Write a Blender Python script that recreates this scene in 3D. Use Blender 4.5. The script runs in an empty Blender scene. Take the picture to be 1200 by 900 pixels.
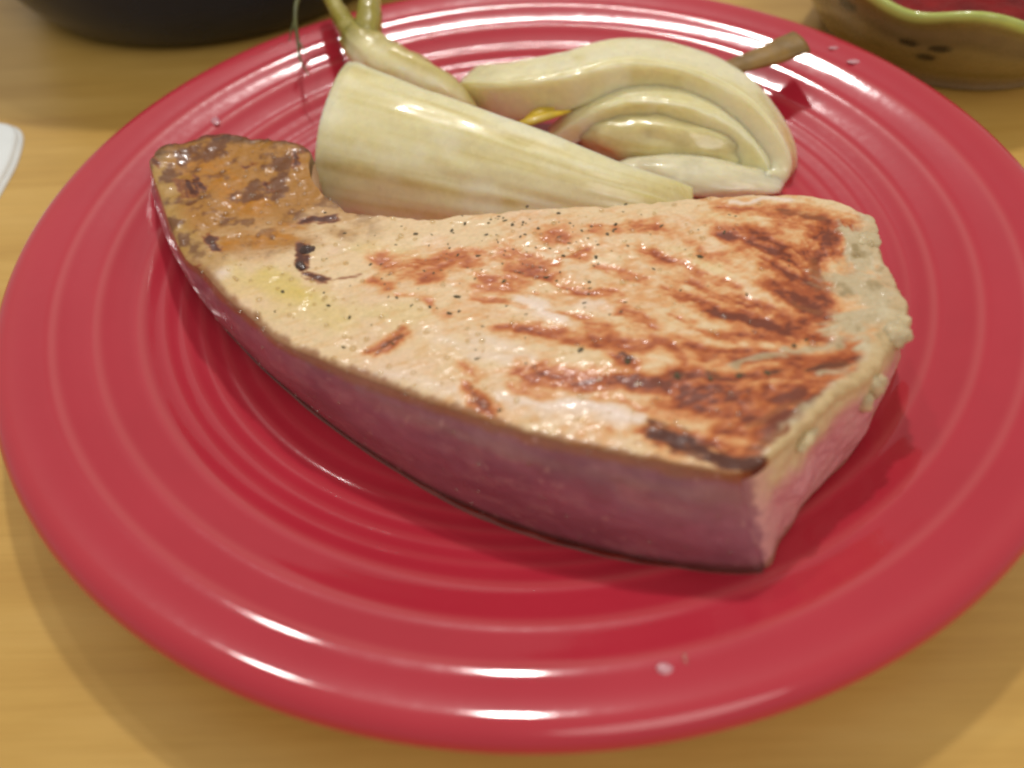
import bpy, math, random
import numpy as np
from mathutils import Matrix, Vector

random.seed(7)
rng = np.random.default_rng(7)
S = 0.001                                   # everything below is written in millimetres
sc = bpy.context.scene
C = sc.collection

# ------------------------------------------------------------------ camera
CAM = np.array([0.0, -172.33, 154.03]); PITCH, YAW, ROLL, FPX = 0.86756, -0.04256, -0.06539, 950.0
FWD = np.array([math.sin(YAW)*math.cos(PITCH), math.cos(YAW)*math.cos(PITCH), -math.sin(PITCH)])
R0 = np.array([math.cos(YAW), -math.sin(YAW), 0.0]); U0 = np.cross(R0, FWD)
RGT = math.cos(ROLL)*R0 + math.sin(ROLL)*U0
UPV = -math.sin(ROLL)*R0 + math.cos(ROLL)*U0
cd = bpy.data.cameras.new('camera'); cam = bpy.data.objects.new('camera', cd); C.objects.link(cam)
cam.matrix_world = Matrix(((RGT[0], UPV[0], -FWD[0], CAM[0]*S), (RGT[1], UPV[1], -FWD[1], CAM[1]*S),
                           (RGT[2], UPV[2], -FWD[2], CAM[2]*S), (0, 0, 0, 1)))
cd.sensor_fit = 'HORIZONTAL'; cd.sensor_width = 36.0; cd.lens = FPX/1200*36
cd.clip_start = 0.01; cd.clip_end = 20
cd.dof.use_dof = True; cd.dof.focus_distance = 0.198; cd.dof.aperture_fstop = 7.5
sc.camera = cam

# ------------------------------------------------------------------ world, lamps, exposure
w = bpy.data.worlds.new('World'); sc.world = w; w.use_nodes = True
bg = w.node_tree.nodes['Background']; bg.inputs[0].default_value = (1.0, 0.92, 0.82, 1); bg.inputs[1].default_value = 0.47
def area(name, loc, target, size, energy, col=(1, 0.96, 0.92)):
    l = bpy.data.lights.new(name, 'AREA'); l.shape = 'DISK'; l.size = size; l.energy = energy; l.color = col
    o = bpy.data.objects.new(name, l); C.objects.link(o); o.location = loc
    o.rotation_euler = (Vector(target)-Vector(loc)).to_track_quat('-Z', 'Y').to_euler()
    return o
area('ceiling_lamp', (-0.29, 0.62, 0.94), (0, 0, 0), 0.06, 1.0)
area('ceiling_lamp', (-0.035, 0.60, 0.97), (0, 0, 0), 0.06, 3.7)
area('room_fill', (0.45, -0.95, 1.35), (0, 0, 0), 0.9, 5.5, (1, 0.93, 0.84))  # added soft front fill, stands in for light bounced off the room
sc.view_settings.view_transform = 'Standard'; sc.view_settings.look = 'None'
sc.view_settings.exposure = 0.07; sc.view_settings.gamma = 1.0; sc.view_settings.use_curve_mapping = False
sc.render.engine = 'CYCLES'; sc.cycles.use_denoising = True
sc.cycles.pixel_filter_type = 'BLACKMAN_HARRIS'; sc.cycles.filter_width = 2.5
sc.cycles.max_bounces = 8; sc.cycles.caustics_reflective = False; sc.cycles.caustics_refractive = False

# ------------------------------------------------------------------ helpers
def at(px, py, z):
    """a point of the photograph (1200 x 900) at a known height -> millimetres"""
    d = FWD + (px-600)/FPX*RGT + (450-py)/FPX*UPV
    t = (z-CAM[2])/d[2]
    return CAM + t*d

def _hash(ix, iy, iz, seed):
    h = (ix.astype(np.int64)*374761393 + iy.astype(np.int64)*668265263 + iz.astype(np.int64)*2147483647 + seed*974711) & 0xffffffff
    h = ((h ^ (h >> 13))*1274126177) & 0xffffffff
    h = ((h ^ (h >> 16))*2246822519) & 0xffffffff
    return ((h ^ (h >> 15)) & 0xffff)/65535.0
def vnoise(x, y, z=None, seed=0):
    x = np.asarray(x, float); y = np.asarray(y, float)
    z = np.zeros_like(x) if z is None else np.asarray(z, float)
    x0, y0, z0 = np.floor(x), np.floor(y), np.floor(z)
    fx, fy, fz = x-x0, y-y0, z-z0
    fx, fy, fz = [f*f*f*(f*(f*6-15)+10) for f in (fx, fy, fz)]
    r = 0
    for a in (0, 1):
        for b in (0, 1):
            for c in (0, 1):
                wgt = (fx if a else 1-fx)*(fy if b else 1-fy)*(fz if c else 1-fz)
                r = r + wgt*_hash(x0+a, y0+b, z0+c, seed)
    return r*2-1
def fbm(x, y, z=None, oct=4, seed=0):
    r, a = 0, 1.0; n = 0
    for o in range(oct):
        f = 2.03**o
        r = r + a*vnoise(np.asarray(x)*f+o*17.3, np.asarray(y)*f-o*9.1, None if z is None else np.asarray(z)*f, seed+o)
        n += a; a *= 0.52
    return r/n
def sstep(a, b, x):
    t = np.clip((x-a)/(b-a), 0, 1); return t*t*(3-2*t)
def lin(c):
    c = np.array(c, float)/255.0
    return np.where(c <= 0.04045, c/12.92, ((c+0.055)/1.055)**2.4)

def mesh_obj(name, V, F, mat, parent=None, col=None, smooth=True, alpha=None):
    me = bpy.data.meshes.new(name)
    me.from_pydata((np.asarray(V)*S).tolist(), [], [tuple(map(int, f)) for f in F])
    if smooth: me.polygons.foreach_set('use_smooth', [True]*len(me.polygons))
    if col is not None:
        a = me.color_attributes.new('paint', 'FLOAT_COLOR', 'POINT')
        c4 = np.ones((len(V), 4), np.float32); c4[:, :3] = col
        if alpha is not None: c4[:, 3] = alpha
        a.data.foreach_set('color', c4.ravel())
    me.update()
    me.materials.append(mat)
    o = bpy.data.objects.new(name, me); C.objects.link(o)
    if parent is not None:
        o.parent = parent; o.matrix_parent_inverse = Matrix.Translation(-parent.location)
    return o
def thing(name, label, cat, loc=(0, 0, 0), group=None):
    o = bpy.data.objects.new(name, None); C.objects.link(o); o.empty_display_size = 0.01
    o.location = [c*S for c in loc]; tag(o, label, cat, group); return o
def tag(o, label, cat, group=None):
    o['label'] = label; o['category'] = cat
    if group: o['group'] = group
    return o
def grid_faces(nu, nv, wrap_u=False, wrap_v=False, off=0, flip=False):
    iu = np.arange(nu if wrap_u else nu-1); iv = np.arange(nv if wrap_v else nv-1)
    A, B = np.meshgrid(iu, iv, indexing='ij'); A = A.ravel(); B = B.ravel()
    A2 = (A+1) % nu; B2 = (B+1) % nv
    F = np.stack([A*nv+B, A2*nv+B, A2*nv+B2, A*nv+B2], -1)+off
    return F[:, ::-1] if flip else F
def spline(P, n=None, u=None, uu=None):
    """smooth curve through the rows of P (Catmull-Rom over parameter u)"""
    P = np.asarray(P, float)
    if u is None:
        u = np.r_[0, np.cumsum(np.linalg.norm(np.diff(P, axis=0), axis=1))]; u = u/u[-1]
    u = np.asarray(u, float)
    if uu is None: uu = np.linspace(0, 1, n)
    m = np.zeros_like(P)
    for i in range(len(P)):
        a, b = max(i-1, 0), min(i+1, len(P)-1)
        m[i] = (P[b]-P[a])/(u[b]-u[a])
    k = np.clip(np.searchsorted(u, uu, side='right')-1, 0, len(u)-2)
    h = (u[k+1]-u[k]); t = ((uu-u[k])/h)[:, None]; h = h[:, None]
    return ((2*t**3-3*t**2+1)*P[k] + (t**3-2*t**2+t)*h*m[k] + (-2*t**3+3*t**2)*P[k+1] + (t**3-t**2)*h*m[k+1])

# ------------------------------------------------------------------ materials
def new_mat(name):
    m = bpy.data.materials.new(name); m.use_nodes = True
    nt = m.node_tree; b = nt.nodes['Principled BSDF']
    return m, nt, b
def noise_node(nt, scale, detail=4, rough=0.55, vec=None, mscale=None):
    tc = nt.nodes.new('ShaderNodeTexCoord'); n = nt.nodes.new('ShaderNodeTexNoise')
    n.inputs['Scale'].default_value = scale; n.inputs['Detail'].default_value = detail; n.inputs['Roughness'].default_value = rough
    src = tc.outputs['Object']
    if mscale:
        mp = nt.nodes.new('ShaderNodeMapping'); mp.inputs['Scale'].default_value = mscale
        nt.links.new(src, mp.inputs[0]); src = mp.outputs[0]
    nt.links.new(src, n.inputs['Vector'])
    return n
def ramp(nt, fac, stops):
    r = nt.nodes.new('ShaderNodeValToRGB'); e = r.color_ramp.elements
    while len(e) < len(stops): e.new(0.5)
    for i, (p, c) in enumerate(stops):
        e[i].position = p; e[i].color = (*c, 1) if len(c) == 3 else c
    nt.links.new(fac, r.inputs[0]); return r
def add_bump(nt, b, h, strength, dist):
    bp = nt.nodes.new('ShaderNodeBump'); bp.inputs['Strength'].default_value = strength; bp.inputs['Distance'].default_value = dist
    nt.links.new(h, bp.inputs['Height']); nt.links.new(bp.outputs[0], b.inputs['Normal']); return bp
def maprange(nt, v, a, b_, c, d):
    m = nt.nodes.new('ShaderNodeMapRange'); nt.links.new(v, m.inputs[0])
    for i, x in enumerate((a, b_, c, d)): m.inputs[i+1].default_value = x
    return m.outputs[0]

def m_simple(name, rgb, rough=0.4, spread=0.12, scale=60, bump=0.0, dist=0.0005, sss=0.0, coat=0.0, bscale=None):
    m, nt, b = new_mat(name); c = lin(rgb)
    n = noise_node(nt, scale, 5)
    r = ramp(nt, n.outputs['Fac'], [(0.3, tuple(c*(1-spread))), (0.7, tuple(np.minimum(c*(1+spread), 1)))])
    nt.links.new(r.outputs[0], b.inputs['Base Color'])
    b.inputs['Roughness'].default_value = rough
    nr = noise_node(nt, scale*2.3, 3)
    nt.links.new(maprange(nt, nr.outputs['Fac'], 0.3, 0.7, max(rough-0.06, 0.02), rough+0.08), b.inputs['Roughness'])
    if bump: add_bump(nt, b, noise_node(nt, bscale or scale*3, 4).outputs['Fac'], bump, dist)
    if sss:
        b.inputs['Subsurface Weight'].default_value = sss; b.inputs['Subsurface Radius'].default_value = (1, 0.6, 0.35); b.inputs['Subsurface Scale'].default_value = 0.003
    b.inputs['Coat Weight'].default_value = coat; b.inputs['Coat Roughness'].default_value = 0.12
    return m
def m_paint(name, rough=0.35, fine=900, amt=0.10, bump=0.25, dist=0.0003, sss=0.1, coat=0.3, mscale=None, coat_rough=0.12, patchy=True):
    """colour from the 'paint' attribute (the surface's own colour), broken up by fine noise"""
    m, nt, b = new_mat(name)
    a = nt.nodes.new('ShaderNodeAttribute'); a.attribute_name = 'paint'
    n = noise_node(nt, fine, 4, 0.6, mscale=mscale)
    f = maprange(nt, n.outputs['Fac'], 0.25, 0.75, 1-amt, 1+amt)
    mx = nt.nodes.new('ShaderNodeVectorMath'); mx.operation = 'SCALE'
    nt.links.new(a.outputs['Color'], mx.inputs[0]); nt.links.new(f, mx.inputs['Scale'])
    nt.links.new(mx.outputs[0], b.inputs['Base Color'])
    nr = noise_node(nt, 160, 4)
    nt.links.new(maprange(nt, nr.outputs['Fac'], 0.35, 0.65, rough-0.1, rough+0.15), b.inputs['Roughness'])
    if patchy:
        nc = noise_node(nt, 90, 3)
        cw = nt.nodes.new('ShaderNodeMath'); cw.operation = 'MULTIPLY'; nt.links.new(a.outputs['Alpha'], cw.inputs[0])
        nt.links.new(maprange(nt, nc.outputs['Fac'], 0.4, 0.62, coat*0.25, coat), cw.inputs[1]); nt.links.new(cw.outputs[0], b.inputs['Coat Weight'])
    else: b.inputs['Coat Weight'].default_value = coat
    b.inputs['Coat Roughness'].default_value = coat_rough
    nb = noise_node(nt, fine*0.45, 5, 0.6, mscale=mscale)
    add_bump(nt, b, nb.outputs['Fac'], bump, dist)
    if sss:
        b.inputs['Subsurface Weight'].default_value = sss; b.inputs['Subsurface Radius'].default_value = (1, 0.5, 0.3); b.inputs['Subsurface Scale'].default_value = 0.0025
    return m

# table wood
def m_wood():
    m, nt, b = new_mat('maple_wood')
    n1 = noise_node(nt, 9, 6, 0.6, mscale=(0.9, 9, 1)); n2 = noise_node(nt, 60, 5, 0.65, mscale=(0.35, 12, 1)); n3 = noise_node(nt, 14, 5, .6, mscale=(.6, 1.4, 1))
    r1 = ramp(nt, n1.outputs['Fac'], [(0.32, tuple(lin((206, 164, 84)))), (0.5, tuple(lin((216, 176, 94)))), (0.72, tuple(lin((226, 188, 108))))])
    r2 = ramp(nt, n2.outputs['Fac'], [(0.3, (0.80, 0.77, 0.72)), (0.55, (1, 1, 1))])
    r3 = ramp(nt, n3.outputs['Fac'], [(0.3, (0.80, 0.76, 0.68)), (0.7, (1.0, 1.0, 1.0))])
    m1 = nt.nodes.new('ShaderNodeMix'); m1.data_type = 'RGBA'; m1.blend_type = 'MULTIPLY'; m1.inputs[0].default_value = 0.32
    nt.links.new(r1.outputs[0], m1.inputs[6]); nt.links.new(r2.outputs[0], m1.inputs[7])
    m2 = nt.nodes.new('ShaderNodeMix'); m2.data_type = 'RGBA'; m2.blend_type = 'MULTIPLY'; m2.inputs[0].default_value = 1
    nt.links.new(m1.outputs[2], m2.inputs[6]); nt.links.new(r3.outputs[0], m2.inputs[7])
    nt.links.new(m2.outputs[2], b.inputs['Base Color'])
    nt.links.new(maprange(nt, n2.outputs['Fac'], 0.3, 0.7, 0.30, 0.42), b.inputs['Roughness'])
    add_bump(nt, b, n2.outputs['Fac'], 0.12, 0.0004)
    return m
def m_glaze():
    m, nt, b = new_mat('red_glaze')
    n = noise_node(nt, 22, 4)
    r = ramp(nt, n.outputs['Fac'], [(0.35, (0.47, 0.021, 0.042)), (0.65, (0.51, 0.025, 0.049))])
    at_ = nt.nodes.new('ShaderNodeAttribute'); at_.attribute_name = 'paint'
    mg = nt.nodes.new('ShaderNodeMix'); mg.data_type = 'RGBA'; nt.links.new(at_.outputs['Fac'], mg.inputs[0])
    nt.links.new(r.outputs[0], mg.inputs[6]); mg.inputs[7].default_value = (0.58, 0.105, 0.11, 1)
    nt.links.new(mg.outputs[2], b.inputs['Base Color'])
    # faint scuffs and wiped-on grease
    n2 = noise_node(nt, 35, 6, 0.7); n3 = noise_node(nt, 420, 3, 0.6)
    mul = nt.nodes.new('ShaderNodeMath'); mul.operation = 'MULTIPLY'
    nt.links.new(n2.outputs['Fac'], mul.inputs[0]); nt.links.new(n3.outputs['Fac'], mul.inputs[1])
    nt.links.new(maprange(nt, mul.outputs[0], 0.15, 0.4, 0.055, 0.11), b.inputs['Roughness'])
    b.inputs['Coat Weight'].default_value = 0.2; b.inputs['Coat Roughness'].default_value = 0.3
    add_bump(nt, b, noise_node(nt, 60, 3).outputs['Fac'], 0.03, 0.0006)
    return m
M = {}
M['wood'] = m_wood(); M['glaze'] = m_glaze()
M['top'] = m_paint('seared_flesh', 0.46, 1100, 0.10, 0.12, 0.0003, 0.06, 0.7)
M['top'].node_tree.nodes['Principled BSDF'].inputs['Specular IOR Level'].default_value = 0.35
M['side'] = m_paint('raw_flesh', 0.36, 700, 0.10, 0.25, 0.0003, 0.15, 0.7, mscale=(.5, .5, 1.2))
M['end'] = m_paint('cooked_pink_flesh', 0.48, 800, 0.10, 0.4, 0.0004, 0.15, 0.15)
M['fennel'] = m_paint('cooked_fennel', 0.26, 420, 0.06, 0.2, 0.0004, 0.85, 0.8, coat_rough=0.08)
M['fennel'].node_tree.nodes['Principled BSDF'].inputs['Subsurface Scale'].default_value = 0.007
M['fennel'].node_tree.nodes['Principled BSDF'].inputs['Subsurface Radius'].default_value = (1, 0.8, 0.45)
M['curd'] = m_simple('white_protein_curd', (204, 186, 148), 0.45, 0.2, 260, 0.3, 0.0004, 0.25, 0.15)
M['herb'] = m_simple('dried_herb', (88, 78, 48), 0.6, 0.5, 700)
M['char'] = m_simple('charred_crust', (66, 40, 32), 0.3, 0.35, 500, 0.5, 0.0004, 0, 0.6)
M['navy'] = m_simple('dark_blue_glaze', (22, 30, 48), 0.22, 0.2, 30)
M['napkin'] = m_simple('white_paper', (234, 240, 240), 0.75, 0.04, 90, 0.3, 0.0003)
M['salsa'] = m_simple('red_sauce', (120, 4, 7), 0.4, 0.4, 90, 0.4, 0.002, 0, 0.0)
M['salsa'].node_tree.nodes['Principled BSDF'].inputs['Specular IOR Level'].default_value = 0.2
M['stick'] = m_simple('olive_stalk', (136, 104, 40), 0.5, 0.3, 130, 0.4, 0.0005, 0.1, 0.08)
M['frond'] = m_simple('dark_frond', (84, 86, 40), 0.45, 0.3, 300)
M['yellow'] = m_simple('yellow_leaf', (206, 176, 36), 0.35, 0.2, 200, 0.2, 0.0003, 0.1, 0.3)
M['bowl'] = m_paint('olive_glaze', 0.22, 120, 0.12, 0.05, 0.0005, 0, 0.4, patchy=False)
def m_oil():
    m, nt, b = new_mat('oil_bead')
    nt.nodes.remove(b); out = nt.nodes['Material Output']
    tr = nt.nodes.new('ShaderNodeBsdfTransparent'); gl = nt.nodes.new('ShaderNodeBsdfGlossy'); mx = nt.nodes.new('ShaderNodeMixShader'); fr_ = nt.nodes.new('ShaderNodeFresnel')
    n = noise_node(nt, 200, 2); r = ramp(nt, n.outputs['Fac'], [(0.3, (0.97, 0.90, 0.72)), (0.7, (1, 0.96, 0.86))])
    nt.links.new(r.outputs[0], tr.inputs[0]); gl.inputs['Roughness'].default_value = 0.12; fr_.inputs[0].default_value = 1.5; mx.inputs[0].default_value = 0.16
    nt.links.new(tr.outputs[0], mx.inputs[1]); nt.links.new(gl.outputs[0], mx.inputs[2]); nt.links.new(mx.outputs[0], out.inputs[0])
    return m
M['oil'] = m_oil()

# ------------------------------------------------------------------ table
def build_table():
    n = 40; xs = np.linspace(-700, 700, n); ys = np.linspace(-500, 900, n)
    X, Y = np.meshgrid(xs, ys, indexing='ij')
    V = np.stack([X, Y, 0*X], -1).reshape(-1, 3)
    o = mesh_obj('table_top', V, grid_faces(n, n), M['wood']); o['kind'] = 'structure'
build_table()

# ------------------------------------------------------------------ plate
PB = np.array([(0, 6), (40, 6), (78, 6), (86, 6.9), (95, 9.4), (102.6, 12.2), (111.8, 15.8), (120.7, 18.9), (126, 20.6), (130, 21.6)], float)
BEADS = [(120.7, .30, 1.25), (111.8, .34, 1.25), (102.6, .33, 1.2), (97.4, .15, .8), (93.0, .15, .8), (88.6, .15, .8), (84.2, .15, .8), (79.6, .12, .8), (26, .3, 1.2), (31, .3, 1.2)]
def plate_z(r):
    r = np.atleast_1d(np.asarray(r, float)); u = PB[:, 0]/130
    z = spline(PB, u=u, uu=np.clip(r/130, 0, 1))[:, 1]
    for c, h, s in BEADS:
        d = r-c                                     # a lip: gentle inside, steeper outside
        z = z + h*np.exp(-0.5*(d/np.where(d < 0, s*1.5, s*0.75))**2)
    return z
def lathe(name, prof, mat, parent, seg=300, center=(0, 0, 0), flip=False, ridge_tint=None):
    prof = np.asarray(prof, float); th = np.linspace(0, 2*np.pi, seg, endpoint=False)
    V = np.stack([prof[None, :, 0]*np.cos(th)[:, None], prof[None, :, 0]*np.sin(th)[:, None], np.repeat(prof[None, :, 1], seg, 0)], -1)
    V = V.reshape(-1, 3)+np.array(center)
    c = None
    if ridge_tint is not None: c = np.repeat(np.tile(np.asarray(ridge_tint, float), seg)[:, None], 3, 1)
    return mesh_obj(name, V, grid_faces(seg, len(prof), wrap_u=True, flip=not flip), mat, parent, c)
plate = thing('dinner_plate', 'glossy red ceramic dinner plate with concentric ridges around its rim', 'plate')
rr = np.r_[np.arange(0.01, 60, 1.5), np.arange(60, 77.01, .5)]
lathe('well', np.c_[rr, plate_z(rr)], M['glaze'], plate, flip=True, ridge_tint=0*rr)
rr = np.arange(77, 128.01, 0.3)
top = np.c_[rr, plate_z(rr)]
zl = top[-1, 1]
rim_pts = spline(np.array([(128, zl), (130.2, zl+.35), (132.2, zl-.2), (133.7, zl-1.6), (134.2, zl-3.2), (133.4, zl-4.9), (130, zl-6.2), (120, 10.6), (104, 5.6), (92, 2.6), (86.5, 1.6)]), 90)
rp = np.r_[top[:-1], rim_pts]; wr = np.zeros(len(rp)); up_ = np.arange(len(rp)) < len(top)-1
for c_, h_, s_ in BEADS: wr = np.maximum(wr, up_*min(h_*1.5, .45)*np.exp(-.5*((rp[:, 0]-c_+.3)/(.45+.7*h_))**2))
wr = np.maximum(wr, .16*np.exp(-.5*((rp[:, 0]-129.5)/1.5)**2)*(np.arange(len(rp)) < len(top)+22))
lathe('rim', rp, M['glaze'], plate, flip=True, ridge_tint=wr)  # paler red along the ridge crests and the rim crest
lathe('foot_ring', spline(np.array([(86.5, 1.6), (85.6, .5), (84, .05), (81.6, .3), (80.6, 1.4), (78, 2.4), (0.5, 2.6)]), 50), M['glaze'], plate, flip=True, ridge_tint=np.zeros(50))

# ------------------------------------------------------------------ fish steak
def on_plate(px, py, lift=0.0):
    z = 8.0
    for _ in range(25):
        p = at(px, py, z); z = 0.5*z+0.5*(plate_z(np.hypot(p[0], p[1]))[0]+lift)
    p[2] = z; return p
NU, NV = 540, 270
uu = np.linspace(0, 1, NU); vv = np.linspace(0, 1, NV)
def ztop_u(u): return np.interp(u, [0, .1, .2, .35, .55, .8, 1], [29.5, 28.5, 28, 29.5, 32.5, 35.5, 37])
Fpx = [(172, 184), (181, 212), (197, 260), (216, 300), (240, 321), (259, 343), (288, 367), (331, 402), (380, 423), (430, 442), (516, 473), (590, 497), (664, 516), (750, 534), (812, 547), (874, 556)]
Fu = [0, .04, .09, .14, .18]+[.18+.82*(x-240)/634 for x, y in Fpx[5:]]
Kpx = [(366, 178), (363, 209), (373, 225), (392, 241), (403, 247), (450, 251), (505, 253), (555, 249), (615, 242), (705, 238), (790, 231), (853, 227), (929, 226), (980, 233), (1018, 250)]
Ku = [0, .08, .13, .18, .21]+[.21+.79*(x-403)/615 for x, y in Kpx[5:]]
def zback_u(u): return np.interp(u, [0, .2, .5, 1], [29, 29.5, 31.5, 33.5])
Lpx = [(172, 184), (188, 168), (221, 159), (248, 151), (293, 155), (331, 161), (358, 168), (366, 178)]
Rpx = [(874, 556), (915, 530), (950, 497), (980, 466), (1008, 448), (1033, 424), (1048, 398), (1063, 374), (1056, 342), (1040, 316), (1030, 286), (1028, 262), (1018, 250)]
def curve(px, zs, u, n): 
    P = np.array([at(x, y, z) for (x, y), z in zip(px, zs)]); return spline(P, u=u, uu=np.linspace(0, 1, n))
cF = curve(Fpx, ztop_u(np.array(Fu)), Fu, NU)
cK = curve(Kpx, zback_u(np.array(Ku)), Ku, NU)
nl = len(Lpx); cL = curve(Lpx, np.linspace(29.5, 29, nl), np.linspace(0, 1, nl), NV)
nr_ = len(Rpx); cR = curve(Rpx, np.linspace(37, 33.5, nr_), np.linspace(0, 1, nr_), NV)
# small irregularities of the cut edges
jit = lambda n, f, a, s: (a*fbm(np.arange(n)*f, np.zeros(n), oct=4, seed=s))*np.sin(np.pi*np.linspace(0, 1, n))**.3
cF[:, 1] += jit(NU, .06, .5, 3); cK[:, 1] += jit(NU, .08, .9, 4); cR[:, 0] += jit(NV, .10, 1.8, 5); cL[:, 1] += jit(NV, .06, 1.0, 6)
def round_corner(A, B, sig=2.0, reach=9.0):
    P = np.concatenate([A, B[1:]]); s_ = np.r_[0, np.cumsum(np.linalg.norm(np.diff(P, axis=0), axis=1))]; c = s_[len(A)-1]
    Q = P.copy()
    for k in np.where(np.abs(s_-c) < reach)[0]:
        wd = np.interp(abs(s_[k]-c), [0, reach], [1, 0]); sg_ = sig*wd+1e-3
        g = np.exp(-.5*((s_-s_[k])/sg_)**2)*np.gradient(s_); Q[k] = (P*g[:, None]).sum(0)/g.sum()
    return Q[:len(A)], Q[len(A)-1:]
cF, cR = round_corner(cF, cR, 3.0, 13)
U, V_ = np.meshgrid(uu, vv, indexing='ij'); U3, V3 = U[..., None], V_[..., None]
T = ((1-V3)*cF[:, None]+V3*cK[:, None] + (1-U3)*cL[None]+U3*cR[None]
     - ((1-U3)*(1-V3)*cF[0]+U3*(1-V3)*cF[-1]+(1-U3)*V3*cK[0]+U3*V3*cK[-1]))
X, Y = T[..., 0], T[..., 1]
# distance to the edge (mm)
wid = np.linalg.norm(cF-cK, axis=1)[:, None]; lenf = 185.0
dF, dK, dL, dR = V_*wid, (1-V_)*wid, U*lenf, (1-U)*lenf
dedge = np.minimum(np.minimum(dF, dK), np.minimum(dL, dR))
def rnd(d, r, h): 
    q = np.clip(1-d/r, 0, 1); return h*(1-np.sqrt(np.maximum(1-q*q, 0)))
ZR = lambda x: float(np.interp(x, [170, 300, 600, 800, 1000], [29, 28.5, 31.5, 34, 35.5]))
def strokes(lst, warp=2.2, wf=.12, seed=20, soft=.9, nz=.8, nfreq=.35, widen=1.35):
    """soft brush marks of the seared crust, laid on the steak's own surface"""
    wx = X+warp*fbm(X*wf, Y*wf, oct=3, seed=seed); wy = Y+warp*fbm(X*wf, Y*wf, oct=3, seed=seed+5)
    grain = fbm(X*nfreq+.4*Y*nfreq, Y*nfreq*1.7, oct=5, seed=seed+9)
    m = np.zeros_like(X)
    for x0, y0, x1, y1, wp, s in lst:
        a, b = at(x0, y0, ZR(x0))[:2], at(x1, y1, ZR(x1))[:2]; zref = ZR((x0+x1)/2)
        mm = np.linalg.norm(at((x0+x1)/2+1, (y0+y1)/2, zref)-at((x0+x1)/2, (y0+y1)/2, zref))
        wmm = wp*mm; d = b-a; L2 = d@d+1e-9
        t = np.clip(((wx-a[0])*d[0]+(wy-a[1])*d[1])/L2, 0, 1)
        dist = np.hypot(wx-a[0]-t*d[0], wy-a[1]-t*d[1])
        ln = math.sqrt(L2)
        if ln > 4:
            al = ((wx-a[0])*d[0]+(wy-a[1])*d[1])/ln; ac = ((wy-a[1])*d[0]-(wx-a[0])*d[1])/ln
            g = .45*grain+.75*fbm(al*.10+a[0], ac*.75+a[1], oct=4, seed=seed+13)
        else: g = grain
        v = 1-dist/(wmm*widen)+nz*g*.9
        m = np.maximum(m, s*sstep(0, soft*.8, v))
    return m
BR = [
    (922, 246, 992, 258, 20, 1), (968, 262, 955, 360, 17, 1), (898, 303, 965, 331, 9, .95), (908, 331, 963, 367, 14, 1), (860, 348, 938, 378, 10, .95),
    (811, 325, 890, 370, 7, .7), (836, 360, 921, 388, 9, .9), (850, 391, 915, 396, 9, .85), (862, 424, 925, 418, 9, .8), (934, 430, 997, 420, 16, 1),
    (622, 440, 779, 454, 13, .82), (727, 420, 744, 427, 9, 1), (684, 381, 714, 387, 10, .7), (727, 369, 765, 383, 12, .7), (790, 441, 905, 439, 8, .8),
    (803, 460, 960, 455, 17, .95), (828, 486, 925, 490, 13, .75), (893, 514, 965, 470, 14, .95), (769, 514, 884, 545, 13, 1), (598, 292, 632, 306, 15, .62),
    (648, 276, 662, 272, 11, .65), (608, 390, 650, 397, 7, .5), (488, 311, 551, 306, 15, .68), (494, 326, 512, 329, 10, .6), (572, 323, 606, 328, 9, .6),
    (581, 386, 650, 391, 7, .6), (538, 432, 560, 446, 9, .5), (543, 458, 574, 488, 9, .92), (617, 437, 650, 446, 10, .7), (439, 416, 474, 391, 7, .95),
    (446, 302, 455, 310, 14, .75), (436, 330, 455, 335, 8, .6), (700, 268, 770, 262, 8, .42), (760, 290, 800, 300, 9, .42), (842, 262, 900, 262, 8, .55),
    (780, 330, 830, 352, 7, .5), (660, 330, 720, 345, 8, .4), (700, 405, 780, 412, 8, .55), (640, 360, 690, 372, 7, .4), (560, 350, 610, 356, 7, .4),
    (880, 280, 930, 290, 8, .6), (800, 405, 850, 412, 7, .6), (960, 395, 985, 400, 8, .7), (600, 460, 640, 470, 6, .4), (690, 470, 760, 478, 6, .45), (770, 290, 860, 330, 6, .6), (850, 265, 930, 300, 7, .7), (800, 345, 880, 378, 6, .65), (880, 265, 950, 290, 8, .8), (790, 372, 860, 398, 6, .6), (905, 385, 960, 398, 7, .8),
    (660, 405, 730, 400, 7, .5), (760, 400, 800, 425, 6, .55), (820, 420, 880, 408, 6, .6), (780, 475, 850, 480, 7, .7), (860, 470, 930, 462, 9, .9), (840, 505, 905, 512, 9, .75), (905, 498, 950, 478, 10, .85), (750, 505, 800, 515, 7, .7), (740, 455, 800, 462, 8, .8),
    (640, 300, 690, 292, 9, .5), (690, 310, 750, 322, 7, .45), (600, 312, 640, 322, 8, .5), (520, 300, 570, 292, 8, .5), (560, 335, 620, 340, 6, .4), (470, 345, 500, 352, 6, .4), (850, 240, 920, 240, 7, .5), (930, 330, 965, 345, 10, .9), (500, 355, 530, 372, 6, .4)]
wx_ = X+2.6*fbm(X*.11, Y*.11, oct=4, seed=20); wy_ = Y+2.6*fbm(X*.11, Y*.11, oct=4, seed=25)
sear = np.zeros_like(X); fibre = np.zeros_like(X); fw = np.zeros_like(X)+1e-4
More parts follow.
